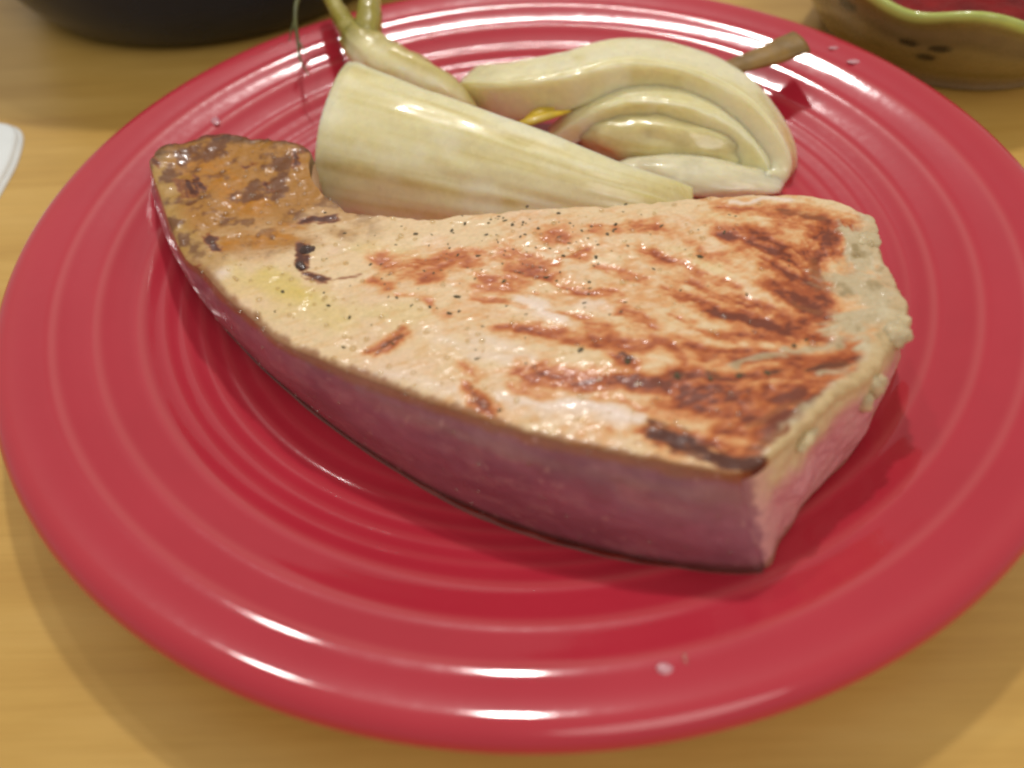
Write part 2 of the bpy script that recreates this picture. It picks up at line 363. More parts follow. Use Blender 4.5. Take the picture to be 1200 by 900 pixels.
for x0, y0, x1, y1, wp, s_ in BR:
    a, b = at(x0, y0, ZR(x0))[:2], at(x1, y1, ZR(x1))[:2]; zr = ZR((x0+x1)/2)
    wmm = wp*np.linalg.norm(at((x0+x1)/2+1, (y0+y1)/2, zr)-at((x0+x1)/2, (y0+y1)/2, zr))
    d = b-a; ln = math.sqrt(d@d)+1e-6
    al = ((wx_-a[0])*d[0]+(wy_-a[1])*d[1])/ln; ac = ((wy_-a[1])*d[0]-(wx_-a[0])*d[1])/ln
    dist = np.hypot(np.maximum(np.abs(al-ln/2)-ln/2, 0), ac)
    g = np.exp(-(dist/(wmm*1.15))**2); sear = 1-(1-sear)*(1-.92*s_*g)
    wgt = np.exp(-(dist/(wmm*2.2))**2)*(ln > 5); fibre += wgt*fbm(al*.09+a[0], ac*1.0+a[1], oct=5, seed=27); fw += wgt
fibre = fibre/fw*np.clip(fw, 0, 1)
toast = strokes([(830, 290, 960, 290, 50, .85), (830, 360, 960, 395, 45, .9), (790, 465, 955, 470, 40, .95), (480, 320, 640, 300, 26, .45), (620, 445, 800, 450, 22, .75), (680, 380, 800, 390, 26, .5), (560, 390, 660, 395, 16, .4), (880, 500, 950, 480, 24, .9), (700, 270, 830, 280, 26, .4), (700, 510, 870, 540, 12, .6)], seed=15, soft=1.6, nz=.8, nfreq=.22)
dark = strokes([
    (766, 516, 880, 547, 14, 1), (785, 529, 874, 553, 11, 1), (885, 530, 925, 505, 6, .6), (938, 432, 992, 424, 9, .75), (730, 421, 742, 427, 6, .8), (794, 441, 797, 441, 6, .7), (832, 443, 835, 443, 6, .6), (866, 441, 869, 441, 6, .7),
    (900, 438, 903, 438, 6, .7), (545, 460, 570, 485, 5, .6), (441, 415, 470, 394, 4, .65), (920, 244, 965, 250, 9, .5), (935, 355, 962, 362, 8, .5), (958, 300, 962, 330, 7, .35),
    (222, 216, 230, 226, 15, .85), (206, 212, 214, 232, 8, .6), (249, 279, 256, 290, 8, .85), (196, 166, 250, 158, 9, .7), (344, 180, 346, 194, 7, .85), (292, 193, 300, 190, 6, .75), (314, 217, 318, 222, 6, .75),
    (355, 256, 388, 251, 8, .9), (354, 290, 356, 318, 8, .9), (360, 326, 380, 331, 6, .8), (388, 330, 416, 323, 4, .5), (330, 160, 356, 170, 8, .5), (880, 498, 930, 478, 6, .4), (176, 184, 186, 196, 6, .7), (210, 308, 226, 312, 5, .5)], warp=2.2, seed=40, soft=1.25, nz=1.0, nfreq=.6)
amber = strokes([(195, 185, 345, 185, 26, 1), (220, 225, 350, 235, 34, 1), (262, 280, 345, 285, 26, .95), (385, 268, 410, 275, 14, .55), (240, 300, 262, 285, 12, .5)], seed=60, soft=1.2, nz=.6)
amber = np.maximum(amber, sstep(.27, .13, U+.07*fbm(X*.1, Y*.1, oct=4, seed=62)-.05*(V_-.5)))
orange = strokes([(235, 185, 300, 240, 26, .9), (265, 285, 335, 280, 18, 1), (330, 265, 352, 268, 9, .8), (300, 230, 300, 262, 14, .6)], seed=66, soft=1.3, nz=.7)
yellow = strokes([(270, 320, 400, 372, 30, .9), (420, 360, 480, 375, 26, .5), (420, 290, 480, 300, 22, .45), (800, 290, 850, 310, 26, .45), (830, 250, 870, 250, 18, .4)], seed=70, soft=1.4, nz=.4)
oily = strokes([(318, 322, 360, 345, 22, 1)], seed=75, soft=1.5, nz=.3)
white = strokes([(590, 475, 640, 483, 14, .8), (650, 480, 745, 492, 15, 1), (610, 352, 655, 374, 20, .85), (690, 352, 720, 360, 12, .5), (560, 420, 620, 430, 16, .55), (246, 312, 262, 318, 12, .8), (440, 440, 540, 460, 14, .5), (860, 230, 930, 229, 6, .9), (560, 400, 600, 410, 14, .5), (520, 400, 560, 410, 12, .35)], seed=80, soft=1.4, nz=.4)
gray = strokes([(1003, 268, 1012, 300, 20, 1), (985, 320, 1035, 345, 26, 1), (985, 372, 1045, 376, 24, 1), (930, 410, 985, 392, 8, .85), (860, 434, 925, 415, 5, .7), (1020, 400, 1045, 400, 16, .9), (960, 440, 1020, 420, 5, .5)], warp=3.0, seed=90, soft=.9, nz=.9)
gray = np.maximum(gray, .8*sstep(7, 2.5, dR+2.5*fbm(X*.25, Y*.25, seed=92))*sstep(.0, .12, V_))
strip = sstep(5.2, 2.8, dR+1.2*fbm(X*.3, Y*.3, seed=93))*sstep(.75, .35, V_)
n1 = fbm(X*.09, Y*.13, oct=4, seed=1); n2 = fbm(X*.5, Y*.6, oct=4, seed=2); fib = fbm(X*.18+Y*.10, Y*.9-X*.35, oct=4, seed=8)
def mixc(c, rgb, m): return c+(lin(rgb)-c)*np.clip(m, 0, 1)[..., None]
col = np.zeros(X.shape+(3,))+lin((232, 204, 162))
col = mixc(col, (234, 200, 170), .5*sstep(-.2, .4, n1))
col = mixc(col, (224, 184, 128), .55*sstep(.0, .55, fib+.3*n2))
col = mixc(col, (214, 196, 150), .4*sstep(.1, .6, n2))
col = mixc(col, (224, 200, 126), .75*yellow); col = mixc(col, (216, 192, 88), .7*oily)
col = mixc(col, (240, 220, 206), white)
toast = np.maximum(toast, .5*sstep(-75, 40, X)*sstep(-.5, .4, n1+.25))*(1-.75*white)*(1-.5*yellow)
spk = fbm(X*.6, Y*.8, oct=4, seed=12)
pc = at(1030, 412, 35.0); pr = np.hypot(X-pc[0], Y-pc[1]); pa = np.arctan2(Y-pc[1], X-pc[0]+.001)
pa = np.where(pa < 0, pa+2*np.pi, pa)
fan = fbm(pa*11+.15*n1, pr*.045, oct=5, seed=14)*sstep(6, 25, pr)
b_ = np.clip(sear*.95+.5*toast+(.42*fibre+.20*n2+.30*spk+.12*fib+.45*fan*sstep(-40, 10, X))*(.3+.9*sear+.75*toast), 0, 1.25)*(1-.8*white)
col = mixc(col, (224, 172, 116), sstep(.04, .36, b_)); col = mixc(col, (206, 128, 72), sstep(.24, .60, b_))
col = mixc(col, (170, 84, 38), sstep(.48, .95, b_)); col = mixc(col, (112, 48, 22), .9*sstep(.9, 1.25, b_))
brown = np.clip(b_, 0, 1)
col = mixc(col, (172, 118, 40), .97*amber); col = mixc(col, (184, 150, 84), .65*amber*sstep(8, 3, dF+4*n1)); col = mixc(col, (188, 122, 18), .95*orange*sstep(-.5, .2, n2+.2))
col = mixc(col, (104, 58, 32), .85*amber*sstep(-.02, .35, fbm(X*.2, Y*.2, oct=4, seed=31))); col = mixc(col, (84, 54, 40), .8*amber*sstep(5, 1.5, np.minimum(dL, dK)+3*fbm(X*.2, Y*.2, seed=35)))
col = mixc(col, (200, 182, 146), gray); col = mixc(col, (150, 128, 84), .7*gray*sstep(.0, .5, fbm(X*.35, Y*.4, seed=33))); col = mixc(col, (214, 202, 170), .7*gray*sstep(.1, .5, fbm(X*.3, Y*.3, seed=34)))
col = mixc(col, (208, 180, 132), .85*strip)
edge_line = sstep(1.9, .5, dF+.8*fbm(U*90, V_*0, seed=50))*sstep(.12, .2, U)
col = mixc(col, (140, 84, 48), .8*edge_line)
col = mixc(col, (120, 78, 40), .7*sstep(3.0, .5, dL+1.5*n2)); col = mixc(col, (206, 176, 128), .5*sstep(3.0, .5, dK+1.0*n2)*(U > .22))
col = mixc(col, (150, 84, 40), .9*sstep(.05, .5, dark)); col = mixc(col, (82, 38, 24), .95*sstep(.35, .85, dark))
gloss = np.clip(.36+.4*amber+.6*yellow+.6*oily+.25*dark, 0, 1)
# relief
Z = T[..., 2].copy()
Z += .9*fbm(X*.035, Y*.045, oct=2, seed=101)+.28*fbm(X*.13, Y*.16, oct=3, seed=102)+.12*fib
Z += gray*(1.0*fbm(X*.2, Y*.22, oct=4, seed=103)+.2) - .35*brown + .3*white
Z += sstep(.26, .12, U)*(1.0*fbm(X*.12, Y*.12, oct=3, seed=104)+.18*fbm(X*.4, Y*.4, oct=3, seed=105))
Z -= rnd(dF, 1.4, .7)+rnd(dK, 4, 2.2)+rnd(dL, 3.5, 2.2)+rnd(dR, 3.2, 1.8)*(0.6+.8*(V_ < .5))
Zs = Z
T[..., 2] = Z
from_top = np.stack([X, Y, Z], -1)
cx, cy = T[NU//2, NV//2, :2]
steak = thing('fish_steak', 'thick seared fish steak with browned top and raw mauve side', 'fish steak', (0, -45, 6.2))
mesh_obj('seared_top', T.reshape(-1, 3), grid_faces(NU, NV), M['top'], steak, col.reshape(-1, 3), alpha=gloss.ravel())
def top_z(x, y):
    d = (X-x)**2+(Y-y)**2; k = int(np.argmin(d)); top_z.miss = float(d.ravel()[k])**.5; return float(Z.ravel()[k])
def top_at(px, py):
    z = 32.0
    for _ in range(6):
        p = at(px, py, z); z = top_z(p[0], p[1])
    p[2] = z; return p
# bottom outline on the plate
Bpx = [(176, 192), (184, 222), (198, 265), (212, 297), (229, 326), (257, 374), (290, 412), (330, 450), (405, 510), (485, 562), (565, 602), (652, 633), (744, 655), (837, 669), (904, 671)]
bF = np.array([on_plate(x, y, .1) for x, y in Bpx])
du = np.linalg.norm(np.diff(bF[:, :2], axis=0), axis=1); bu = np.r_[0, np.cumsum(du)]/du.sum()
tu = np.r_[0, np.cumsum(np.linalg.norm(np.diff(cF[:, :2], axis=0), axis=1))]; tu /= tu[-1]
bF = spline(bF, u=bu, uu=tu)
E_px = [(904, 671), (911, 640), (928, 616), (940, 594), (967, 564), (993, 539), (1014, 503), (1028, 470), (1040, 436), (1044, 405)]
bR = np.array([on_plate(x, y, .1) for x, y in E_px]+[(cR[-20][0]-6, cR[-20][1]-2, 6.1), (cR[-1][0]-5, cR[-1][1]-1, 6.1)])
bR = spline(bR, NV)
bF, bR = round_corner(bF, bR, 3.0, 13)
tK = T[:, -1, :].copy(); bK = tK.copy(); bK[:, 1] -= 1.5; bK[:, 2] = plate_z(np.hypot(bK[:, 0], bK[:, 1]))+.1
bK[-1] = bR[-1]; wK = np.clip((np.arange(NU)-NU+60)/60, 0, 1)[:, None]; bK = bK*(1-wK)+(bR[-1]+(bK-bK[-1]))*wK
bK[:, 2] = plate_z(np.hypot(bK[:, 0], bK[:, 1]))+.1
tL = T[0, :, :].copy(); wl = np.linspace(0, 1, NV)[:, None]
bL = tL*1.0; bL[:, :2] += (1-wl)*(bF[0, :2]-tL[0, :2])+wl*(bK[0, :2]-tL[-1, :2]); bL[:, 2] = np.maximum(plate_z(np.minimum(np.hypot(bL[:, 0], bL[:, 1]), 130))+.1, 0)
def wall(name, tc, bc, mat, colfn, bulge, nt=44, seed=0, out=1.0, rough=.35):
    n = len(tc); t = np.linspace(0, 1, nt)
    tg = np.gradient(tc[:, :2], axis=0); nrm = np.stack([tg[:, 1], -tg[:, 0]], -1)*out; nrm /= np.linalg.norm(nrm, axis=1)[:, None]+1e-9
    s = np.r_[0, np.cumsum(np.linalg.norm(np.diff(tc[:, :2], axis=0), axis=1))]
    def smo(Q, w_=14):
        k_ = np.exp(-.5*(np.arange(-3*w_, 3*w_+1)/w_)**2); k_ /= k_.sum()
        return np.stack([np.convolve(np.pad(Q[:, i], 3*w_, mode='reflect', reflect_type='odd'), k_, 'valid') for i in range(Q.shape[1])], -1)
    nrm = smo(nrm); nrm /= np.linalg.norm(nrm, axis=1)[:, None]+1e-9
    ts = smo(tc); ts[0] = tc[0]; ts[-1] = tc[-1]
    P = ts[:, None]*(1-t)[None, :, None]+bc[:, None]*t[None, :, None]+(tc-ts)[:, None]*((1-t)**6)[None, :, None]
    Sg, Tg = np.meshgrid(s, t, indexing='ij'); H = (tc[:, 2]-bc[:, 2])[:, None]
    b = bulge*np.sin(np.pi*Tg**.8)*np.minimum(H/20, 1.2)+rough*fbm(Sg*.12, Tg*H*.16, oct=5, seed=seed)*np.sin(np.pi*Tg)**.4
    fade = sstep(0, 12, np.minimum(Sg, Sg.max()-Sg)); b = b*fade
    P[..., :2] += nrm[:, None, :]*b[..., None]
    colr = colfn(Sg, Tg, H*Tg, H)
    return mesh_obj(name, P.reshape(-1, 3), grid_faces(n, nt, flip=out > 0), mat, steak, colr.reshape(-1, 3))
def side_col(Sg, Tg, D, H):
    n = fbm(Sg*.07, D*.10, oct=4, seed=201); f = fbm(Sg*.16, D*.4, oct=5, seed=202)
    c = np.zeros(Sg.shape+(3,))+lin((150, 90, 104))
    c = mixc(c, (138, 80, 94), sstep(-.1, .5, n)); c = mixc(c, (174, 122, 124), .4*sstep(.0, .6, f)); c = mixc(c, (138, 84, 92), .4*sstep(.1, .6, -f))
    c = mixc(c, (160, 124, 112), .3*sstep(.35, .0, np.abs(D-3.6)/6+.25*n)*sstep(95, 125, Sg))
    c = mixc(c, (150, 88, 50), .85*sstep(1.9, .6, D+.8*f)); 
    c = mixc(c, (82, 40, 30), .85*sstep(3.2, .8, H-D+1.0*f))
    c = mixc(c, (196, 150, 140), .35*sstep(.45, .7, fbm(Sg*.4, D*.4, seed=205)))
    return c
def end_col(Sg, Tg, D, H):
    n = fbm(Sg*.12, D*.12, oct=4, seed=211); f = fbm(Sg*.22+D*.3, D*.9-Sg*.4, oct=4, seed=212)
    c = np.zeros(Sg.shape+(3,))+lin((212, 146, 148))
    c = mixc(c, (194, 120, 126), .7*sstep(-.1, .5, f)); c = mixc(c, (214, 160, 152), .5*sstep(.1, .6, n))
    c = mixc(c, (216, 190, 146), sstep(8.5, 3, D+4*n+.06*Sg)); c = mixc(c, (190, 166, 118), sstep(40, 62, Sg+10*n))
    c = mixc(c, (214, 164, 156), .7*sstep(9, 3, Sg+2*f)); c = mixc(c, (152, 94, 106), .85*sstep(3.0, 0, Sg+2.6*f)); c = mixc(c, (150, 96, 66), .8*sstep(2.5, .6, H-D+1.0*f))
    return c
def back_col(Sg, Tg, D, H):
    n = fbm(Sg*.1, D*.1, oct=4, seed=221)
    c = np.zeros(Sg.shape+(3,))+lin((206, 170, 136)); return mixc(c, (170, 110, 100), sstep(4, 10, D+4*n))
def tail_col(Sg, Tg, D, H):
    n = fbm(Sg*.1, D*.1, oct=4, seed=231); c = np.zeros(Sg.shape+(3,))+lin((120, 82, 46)); return mixc(c, (84, 52, 36), sstep(-.1, .4, n))
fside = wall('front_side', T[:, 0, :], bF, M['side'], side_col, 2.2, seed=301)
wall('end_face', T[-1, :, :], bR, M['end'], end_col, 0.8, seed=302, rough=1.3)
wall('back_side', T[:, -1, :], bK, M['end'], back_col, 1.5, seed=303, out=-1.0)
wall('tail_end', T[0, :, :], bL, M['end'], tail_col, 0.6, nt=20, seed=304, out=-1.0)
k = 60; bf, bk = bF[::9], bK[::9]; tt = np.linspace(0, 1, 24)[None, :, None]
UB = bf[:, None]*(1-tt)+bk[:, None]*tt
ub_col = np.zeros((UB.shape[0]*24, 3))+lin((120, 66, 40))
mesh_obj('underside', UB.reshape(-1, 3), grid_faces(UB.shape[0], 24, flip=True), M['end'], steak, ub_col)

def blob(n_lat=7, n_lon=10):
    V = [(0, 0, 1)]
    for i in range(1, n_lat):
        a = math.pi*i/n_lat
        for j in range(n_lon):
            b = 2*math.pi*j/n_lon; V.append((math.sin(a)*math.cos(b), math.sin(a)*math.sin(b), math.cos(a)))
    V.append((0, 0, -1)); F = []
    for j in range(n_lon): F.append((0, 1+j, 1+(j+1) % n_lon))
    for i in range(n_lat-2):
        for j in range(n_lon):
            a = 1+i*n_lon; F.append((a+j, a+n_lon+j, a+n_lon+(j+1) % n_lon, a+(j+1) % n_lon))
    a = 1+(n_lat-2)*n_lon; e = len(V)-1
    for j in range(n_lon): F.append((a+j, e, a+(j+1) % n_lon))
    return np.array(V), F
BV, BF_ = blob()
def many(items, jitter=.15):
    """items: (centre, radii xyz, rotation z) -> one joined mesh"""
    V, F = [], []
    for c, r, rz in items:
        v = BV*np.array(r)*(1+jitter*(rng.random((len(BV), 1))-.5)*2)
        cz, sz = math.cos(rz), math.sin(rz)
        v = np.stack([v[:, 0]*cz-v[:, 1]*sz, v[:, 0]*sz+v[:, 1]*cz, v[:, 2]], -1)+np.array(c)
        o = len(V)*len(BV); V.append(v); F += [tuple(i+o for i in f) for f in BF_]
    return np.concatenate(V), F
def lump(name, c, r, mat, parent=None, seed=0, amp=.3, fr=.6, rz=0, lat=16, lon=24):
    v, f = blob(lat, lon); c = np.array(c); r = np.array(r)
    d = 1+amp*fbm(v[:, 0]*fr*3+seed, v[:, 1]*fr*3, v[:, 2]*fr*3+seed*2.1, oct=4, seed=seed)
    v = v*d[:, None]*r; cz, sz = math.cos(rz), math.sin(rz)
    v = np.stack([v[:, 0]*cz-v[:, 1]*sz, v[:, 0]*sz+v[:, 1]*cz, v[:, 2]], -1)+c
    return mesh_obj(name, v, f, mat, parent)
# herb flecks
flk = []
marks = [(331, 342, 1.0), (536, 348, 1.2), (526, 367, .9), (585, 481, .9), (600, 264, .9), (631, 268, .9), (488, 274, .9), (403, 407, .7), (820, 301, 1.2), (699, 301, .9), (733, 240, .9), (722, 263, 1.0), (680, 411, 1.0), (736, 424, 1.3), (794, 441, 1.1), (832, 443, 1), (866, 441, 1.1), (900, 438, 1.0), (712, 275, .9), (660, 300, .7), (618, 242, .8), (590, 330, .8), (504, 360, .7), (560, 300, .8), (640, 325, .8), (690, 345, .7), (410, 372, .8), (385, 358, .7), (322, 365, .5), (875, 345, .7), (545, 262, .8), (570, 275, .8), (655, 250, .7), (775, 265, .7), (930, 405, .9), (945, 398, .9)]
for x, y, s in marks:
    p = top_at(x, y); flk.append((p+[0, 0, .05], (.85*s, .5*s, .25*s), rng.random()*3.14))
for _ in range(170):
    x = rng.normal(620, 120); y = 262+rng.normal(0, 1)*46-(x-620)*.02+abs(rng.normal(0, 40))
    if not (300 < x < 940 and 246 < y < 480): continue
    p = top_at(x, y); s = .18+.3*rng.random()**2
    if top_z.miss > .5: continue
    flk.append((p+[0, 0, .02], (s*1.5, s*.8, s*.3), rng.random()*3.14))
BV, BF_ = blob(3, 5); v, f = many(flk, .45); o = mesh_obj('herb_flecks', v, f, M['herb'], steak, smooth=False); BV, BF_ = blob(); o['kind'] = 'stuff'
# oil beads
bd = []
bl = [(470, 277, 1.0), (447, 372, .9), (430, 398, .9), (414, 409, 1.0), (381, 349, .8), (392, 351, .7), (524, 419, .9), (300, 200, .9), (348, 200, 1.3), (352, 217, 1.2), (357, 228, 1.0), (355, 247, .9), (315, 262, .9), (328, 262, .9), (316, 220, 1.2), (303, 276, .8), (280, 278, .9), (261, 202, .9), (322, 185, .8), (340, 185, .8), (366, 329, .9), (640, 287, 1.0), (655, 281, 1.1), (848, 372, 1.2), (843, 268, .9), (892, 316, .9), (730, 331, 1.1), (952, 404, 1.4), (1020, 286, 1.2), (680, 465, .9), (565, 400, .9), (560, 392, .8), (548, 400, .7), (1004, 300, 1.0), (640, 318, .8), (600, 380, .7), (456, 430, .9), (425, 330, .8)]
for x, y, s in bl:
    p = top_at(x, y); bd.append((p+[0, 0, .1], (.75*s, .75*s, .55*s), 0))
for i in range(460):
    x = rng.uniform(250, 900) if i > 90 else rng.uniform(230, 400); y = rng.uniform(175, 500) if i > 90 else rng.uniform(170, 330)
    p = top_at(x, y)
    if top_z.miss > .5: continue
    s = .24+.5*rng.random()**2; bd.append((p+[0, 0, .05], (s, s, s*.7), 0))
co = np.empty(len(fside.data.vertices)*3); fside.data.vertices.foreach_get('co', co); co = co.reshape(-1, 3)/S
for k in rng.integers(0, len(co), 110):
    s = .16+.3*rng.random()**3; bd.append((co[k]+[0, -.05, .05], (s, s, s), 0))
v, f = many(bd, .06); o = mesh_obj('oil_beads', v, f, M['oil'], steak); o['kind'] = 'stuff'
# charred bits and curds on the crust
for i, (x, y, r) in enumerate([(361, 293, (1.7, 1.5, .8)), (352, 312, (1.0, 1.6, .5))]):
    p = top_at(x, y); lump('charred_bit', p+[0, 0, .1], r, M['char'], steak, seed=400+i, amp=.45, rz=i*.7)
for i, (x, y, r, dz) in enumerate([(1050, 385, (3.2, 3.4, 2.4), -1.4), (1058, 374, (2.0, 2.3, 2.0), -1.5), (1030, 436, (2.4, 2.2, 3.4), -3), (1022, 452, (1.7, 1.8, 2.6), -5), (948, 508, (1.3, 3.4, 1.7), -1.4), (1018, 280, (2.6, 2.6, 1.0), -.3)]):
    p = top_at(x, y); lump('protein_curd', p+[0, 0, dz], r, M['curd'], steak, seed=430+i, amp=.35, fr=.7, rz=-.6)

# ------------------------------------------------------------------ fennel
def fennel_col(s, t, seed, green=.5):
    n = fbm(s*3, t*3, oct=4, seed=seed); st = fbm(s*1.2, t*9, oct=3, seed=seed+3)
    c = np.zeros(np.shape(s)+(3,))+lin((234, 227, 182))
    c = mixc(c, (226, 214, 148), .6*sstep(-.05, .5, st)*green*1.4); c = mixc(c, (192, 172, 88), .5*sstep(.25, .7, st)*green*1.4)
    vein = fbm(s*.5, t*30, oct=2, seed=seed+5); c = mixc(c, (216, 204, 136), .45*sstep(.15, .6, vein)); c = mixc(c, (242, 238, 210), .6*sstep(.0, .5, n)); return c
f1 = thing('fennel_wedge', 'large pale fennel wedge lying right behind the fish steak, ribs running lengthwise', 'fennel', (-10, 30, 6), 'cooked fennel pieces')
NS, NA, NI = 120, 60, 40
ridge = spline(np.array([at(402, 80, 32), at(480, 107, 32.5), at(560, 135, 31), at(640, 163, 27.5), at(700, 187, 24.5), at(760, 207, 20), at(790, 217, 16), at(812, 227, 11)]), NS)
foot = spline(np.array([(-62, 23, 0), (-38, 14, 0), (-10, 6, 0), (18, 1, 0), (44, -1.5, 0)], float), NS)
foot[:, 2] = plate_z(np.hypot(foot[:, 0], foot[:, 1]))+.15
s = np.linspace(0, 1, NS)[:, None]
a = np.linspace(0, 1.72, NA)[None]; th = (6.5*(1-.45*s))[..., None]
def arc(sc_, off):
    d = (ridge-foot)[:, None, :]
    P = foot[:, None, :]+np.concatenate([(d[..., :2]*(1-np.cos(a))[..., None])*sc_, (d[..., 2:]*np.sin(a)[..., None])*sc_], -1)
    P[..., 1] += off[..., 0]; return P
outer = arc(1.0, 0*th)
nrib = fbm(s*1.0+0*a, a*4.2+0*s, oct=2, seed=501)*.8+.10*np.sin(a*11+1.8*s)*sstep(0, .2, s)
dirn = np.stack([0*a+0*s, -np.cos(a)+0*s, np.sin(a)+0*s], -1)
nrib = nrib+1.6*fbm(s*3.2+0*a, a*1.6+0*s, oct=3, seed=505)
for a0, sl, dp in ((.38, .22, .35), (.62, .02, .55), (1.08, .12, .3)): nrib = nrib-dp*np.exp(-((a-a0-sl*s-.05*np.sin(5*s+a0*9))/.06)**2)*sstep(.05+.2*a0*.5, .5, s)*(1+.6*fbm(s*5+0*a, a*0+a0*7, oct=2, seed=507))
outer = outer+dirn*(nrib*(1-.5*s))[..., None]
outer[..., 0] -= (.5*np.sin(np.pi*a/1.9)*(1-s)**4)
hh = (ridge-foot); inner = foot[:, None, :]+np.concatenate([hh[:, None, :2]*(1-np.cos(a*.97))[..., None], hh[:, None, 2:]*np.sin(a)[..., None]], -1)
inner = inner-dirn*th*np.sin(np.clip(a/1.72, 0, 1)*np.pi*.5+.6)[..., None]*.9
inner[..., 2] = np.maximum(inner[..., 2], foot[:, None, 2])
inner[..., 0] -= (.5*np.sin(np.pi*a/1.9)*(1-s)**4)
lip = (1-sstep(0, .035, s))[..., None]*.25; mid_ = .5*(outer+inner); outer = outer+(mid_-outer)*lip; inner = inner+(mid_-inner)*lip
ring = np.concatenate([outer, inner[:, ::-1]], 1)
sg, tg = np.meshgrid(np.linspace(0, 1, NS), np.linspace(0, 1, 2*NA), indexing='ij')
cf = fennel_col(sg*2, tg*2.2, 510, .62)
cf = mixc(cf, (196, 184, 88), .6*sstep(.75, 1, sg))
F = list(grid_faces(NS, 2*NA, wrap_v=True))
ncap = 2*NA
F.append(tuple(range(ncap))); F.append(tuple((NS-1)*ncap+i for i in range(ncap))[::-1])
mesh_obj('outer_sheath', ring.reshape(-1, 3), F, M['fennel'], f1, cf.reshape(-1, 3))

def band(name, path, wid_, thk, mat, parent, seed, side=(0, 1, 0), n=110, m=56, green=.5, tilt=0.0, curl=0.0, colr=None):
    """a fleshy fennel layer: an arched strip, thk through and wid_ deep, swept along a path"""
    P = spline(np.array(path, float), n); u = np.linspace(0, 1, n)
    Tn = np.gradient(P, axis=0); Tn /= np.linalg.norm(Tn, axis=1)[:, None]
    sd = np.array(side, float); sd = sd[None]-(Tn@sd)[:, None]*Tn; sd /= np.linalg.norm(sd, axis=1)[:, None]
    up = np.cross(Tn, sd); up *= np.sign(up[:, 2].mean() or 1)
    W = np.interp(u, np.linspace(0, 1, len(wid_)), wid_); H = np.interp(u, np.linspace(0, 1, len(thk)), thk)
    an = np.linspace(0, 2*np.pi, m, endpoint=False); e = .32
    cx_ = np.sign(np.cos(an))*np.abs(np.cos(an))**e; cy_ = np.sign(np.sin(an))*np.abs(np.sin(an))**e
    sgm, agm = np.meshgrid(u, an, indexing='ij')
    rib = .11*fbm(sgm*1.5, np.cos(agm)*4, np.sin(agm)*4, oct=3, seed=seed)*6/H[:, None]-.05*sum(np.exp(-((agm-g0-.15*np.sin(4*sgm+g0))/.07)**2) for g0 in (1.1, 1.75, 2.4, 3.0))
    L = P[:, None]+sd[:, None]*(W[:, None]*.5*(cx_[None]+1))[..., None]+up[:, None]*(H[:, None]*.5*(cy_[None]*(1+rib)-curl*(cx_[None]+1)**2))[..., None]
    L = L+.9*np.stack([fbm(sgm*4, agm*.5, seed=seed+k_) for k_ in (1, 2, 3)], -1)
    F = list(grid_faces(n, m, wrap_v=True)); F.append(tuple(range(m))); F.append(tuple((n-1)*m+i for i in range(m))[::-1])
    c = fennel_col(sgm*2.5, np.cos(agm)*1.2+sgm*.2, seed+7, green) if colr is None else colr(sgm, agm)
    return mesh_obj(name, L.reshape(-1, 3), F, mat, parent, c.reshape(-1, 3))
f2 = thing('fennel_wedge', 'curled fennel wedge with nested pale layers at the far side of the plate', 'fennel', (35, 50, 6), 'cooked fennel pieces')
band('outer_layer', [at(546, 122, 13), at(590, 122, 18), at(660, 112, 22), at(735, 93, 25), at(805, 103, 24), at(860, 130, 21), at(897, 165, 16), at(914, 196, 11), at(906, 220, 8)], [12, 14, 17, 18, 17, 15, 12, 8], [14.5, 15, 14, 12, 10.5, 10, 9, 8], M['fennel'], f2, 520, side=(.15, 1, -.05), green=.6)
band('middle_layer', [at(648, 172, 8), at(672, 158, 12), at(708, 142, 16), at(752, 134, 18), at(815, 146, 17.5), at(858, 168, 14), at(886, 198, 9.5), at(888, 218, 8)], [9, 11, 13, 14, 13, 10, 7], [6, 8, 10, 10.5, 10.5, 9.5, 7], M['fennel'], f2, 540, side=(.1, 1, 0), green=.4)
heart = lump('inner_layer', at(775, 168, 9.5), (27, 9, 9.5), M['fennel'], f2, seed=561, amp=.18, fr=.6, rz=-.30, lat=30, lon=50)
core = lump('core', at(812, 208, 8.5), (25, 8, 5.0), M['fennel'], f2, seed=570, amp=.16, fr=.6, rz=-.22, lat=30, lon=50)
def paint_flat(o, rgb, seed):
    co = np.empty(len(o.data.vertices)*3); o.data.vertices.foreach_get('co', co); co = co.reshape(-1, 3)/S
    c = np.zeros((len(co), 3))+lin(rgb); n = fbm(co[:, 0]*.3, co[:, 1]*.3, co[:, 2]*.3, seed=seed)
    c = c*(1+.18*n)[:, None]
    a_ = o.data.color_attributes.new('paint', 'FLOAT_COLOR', 'POINT'); c4 = np.ones((len(co), 4), np.float32); c4[:, :3] = c; a_.data.foreach_set('color', c4.ravel())
paint_flat(core, (222, 216, 184), 572); paint_flat(heart, (218, 206, 150), 573)
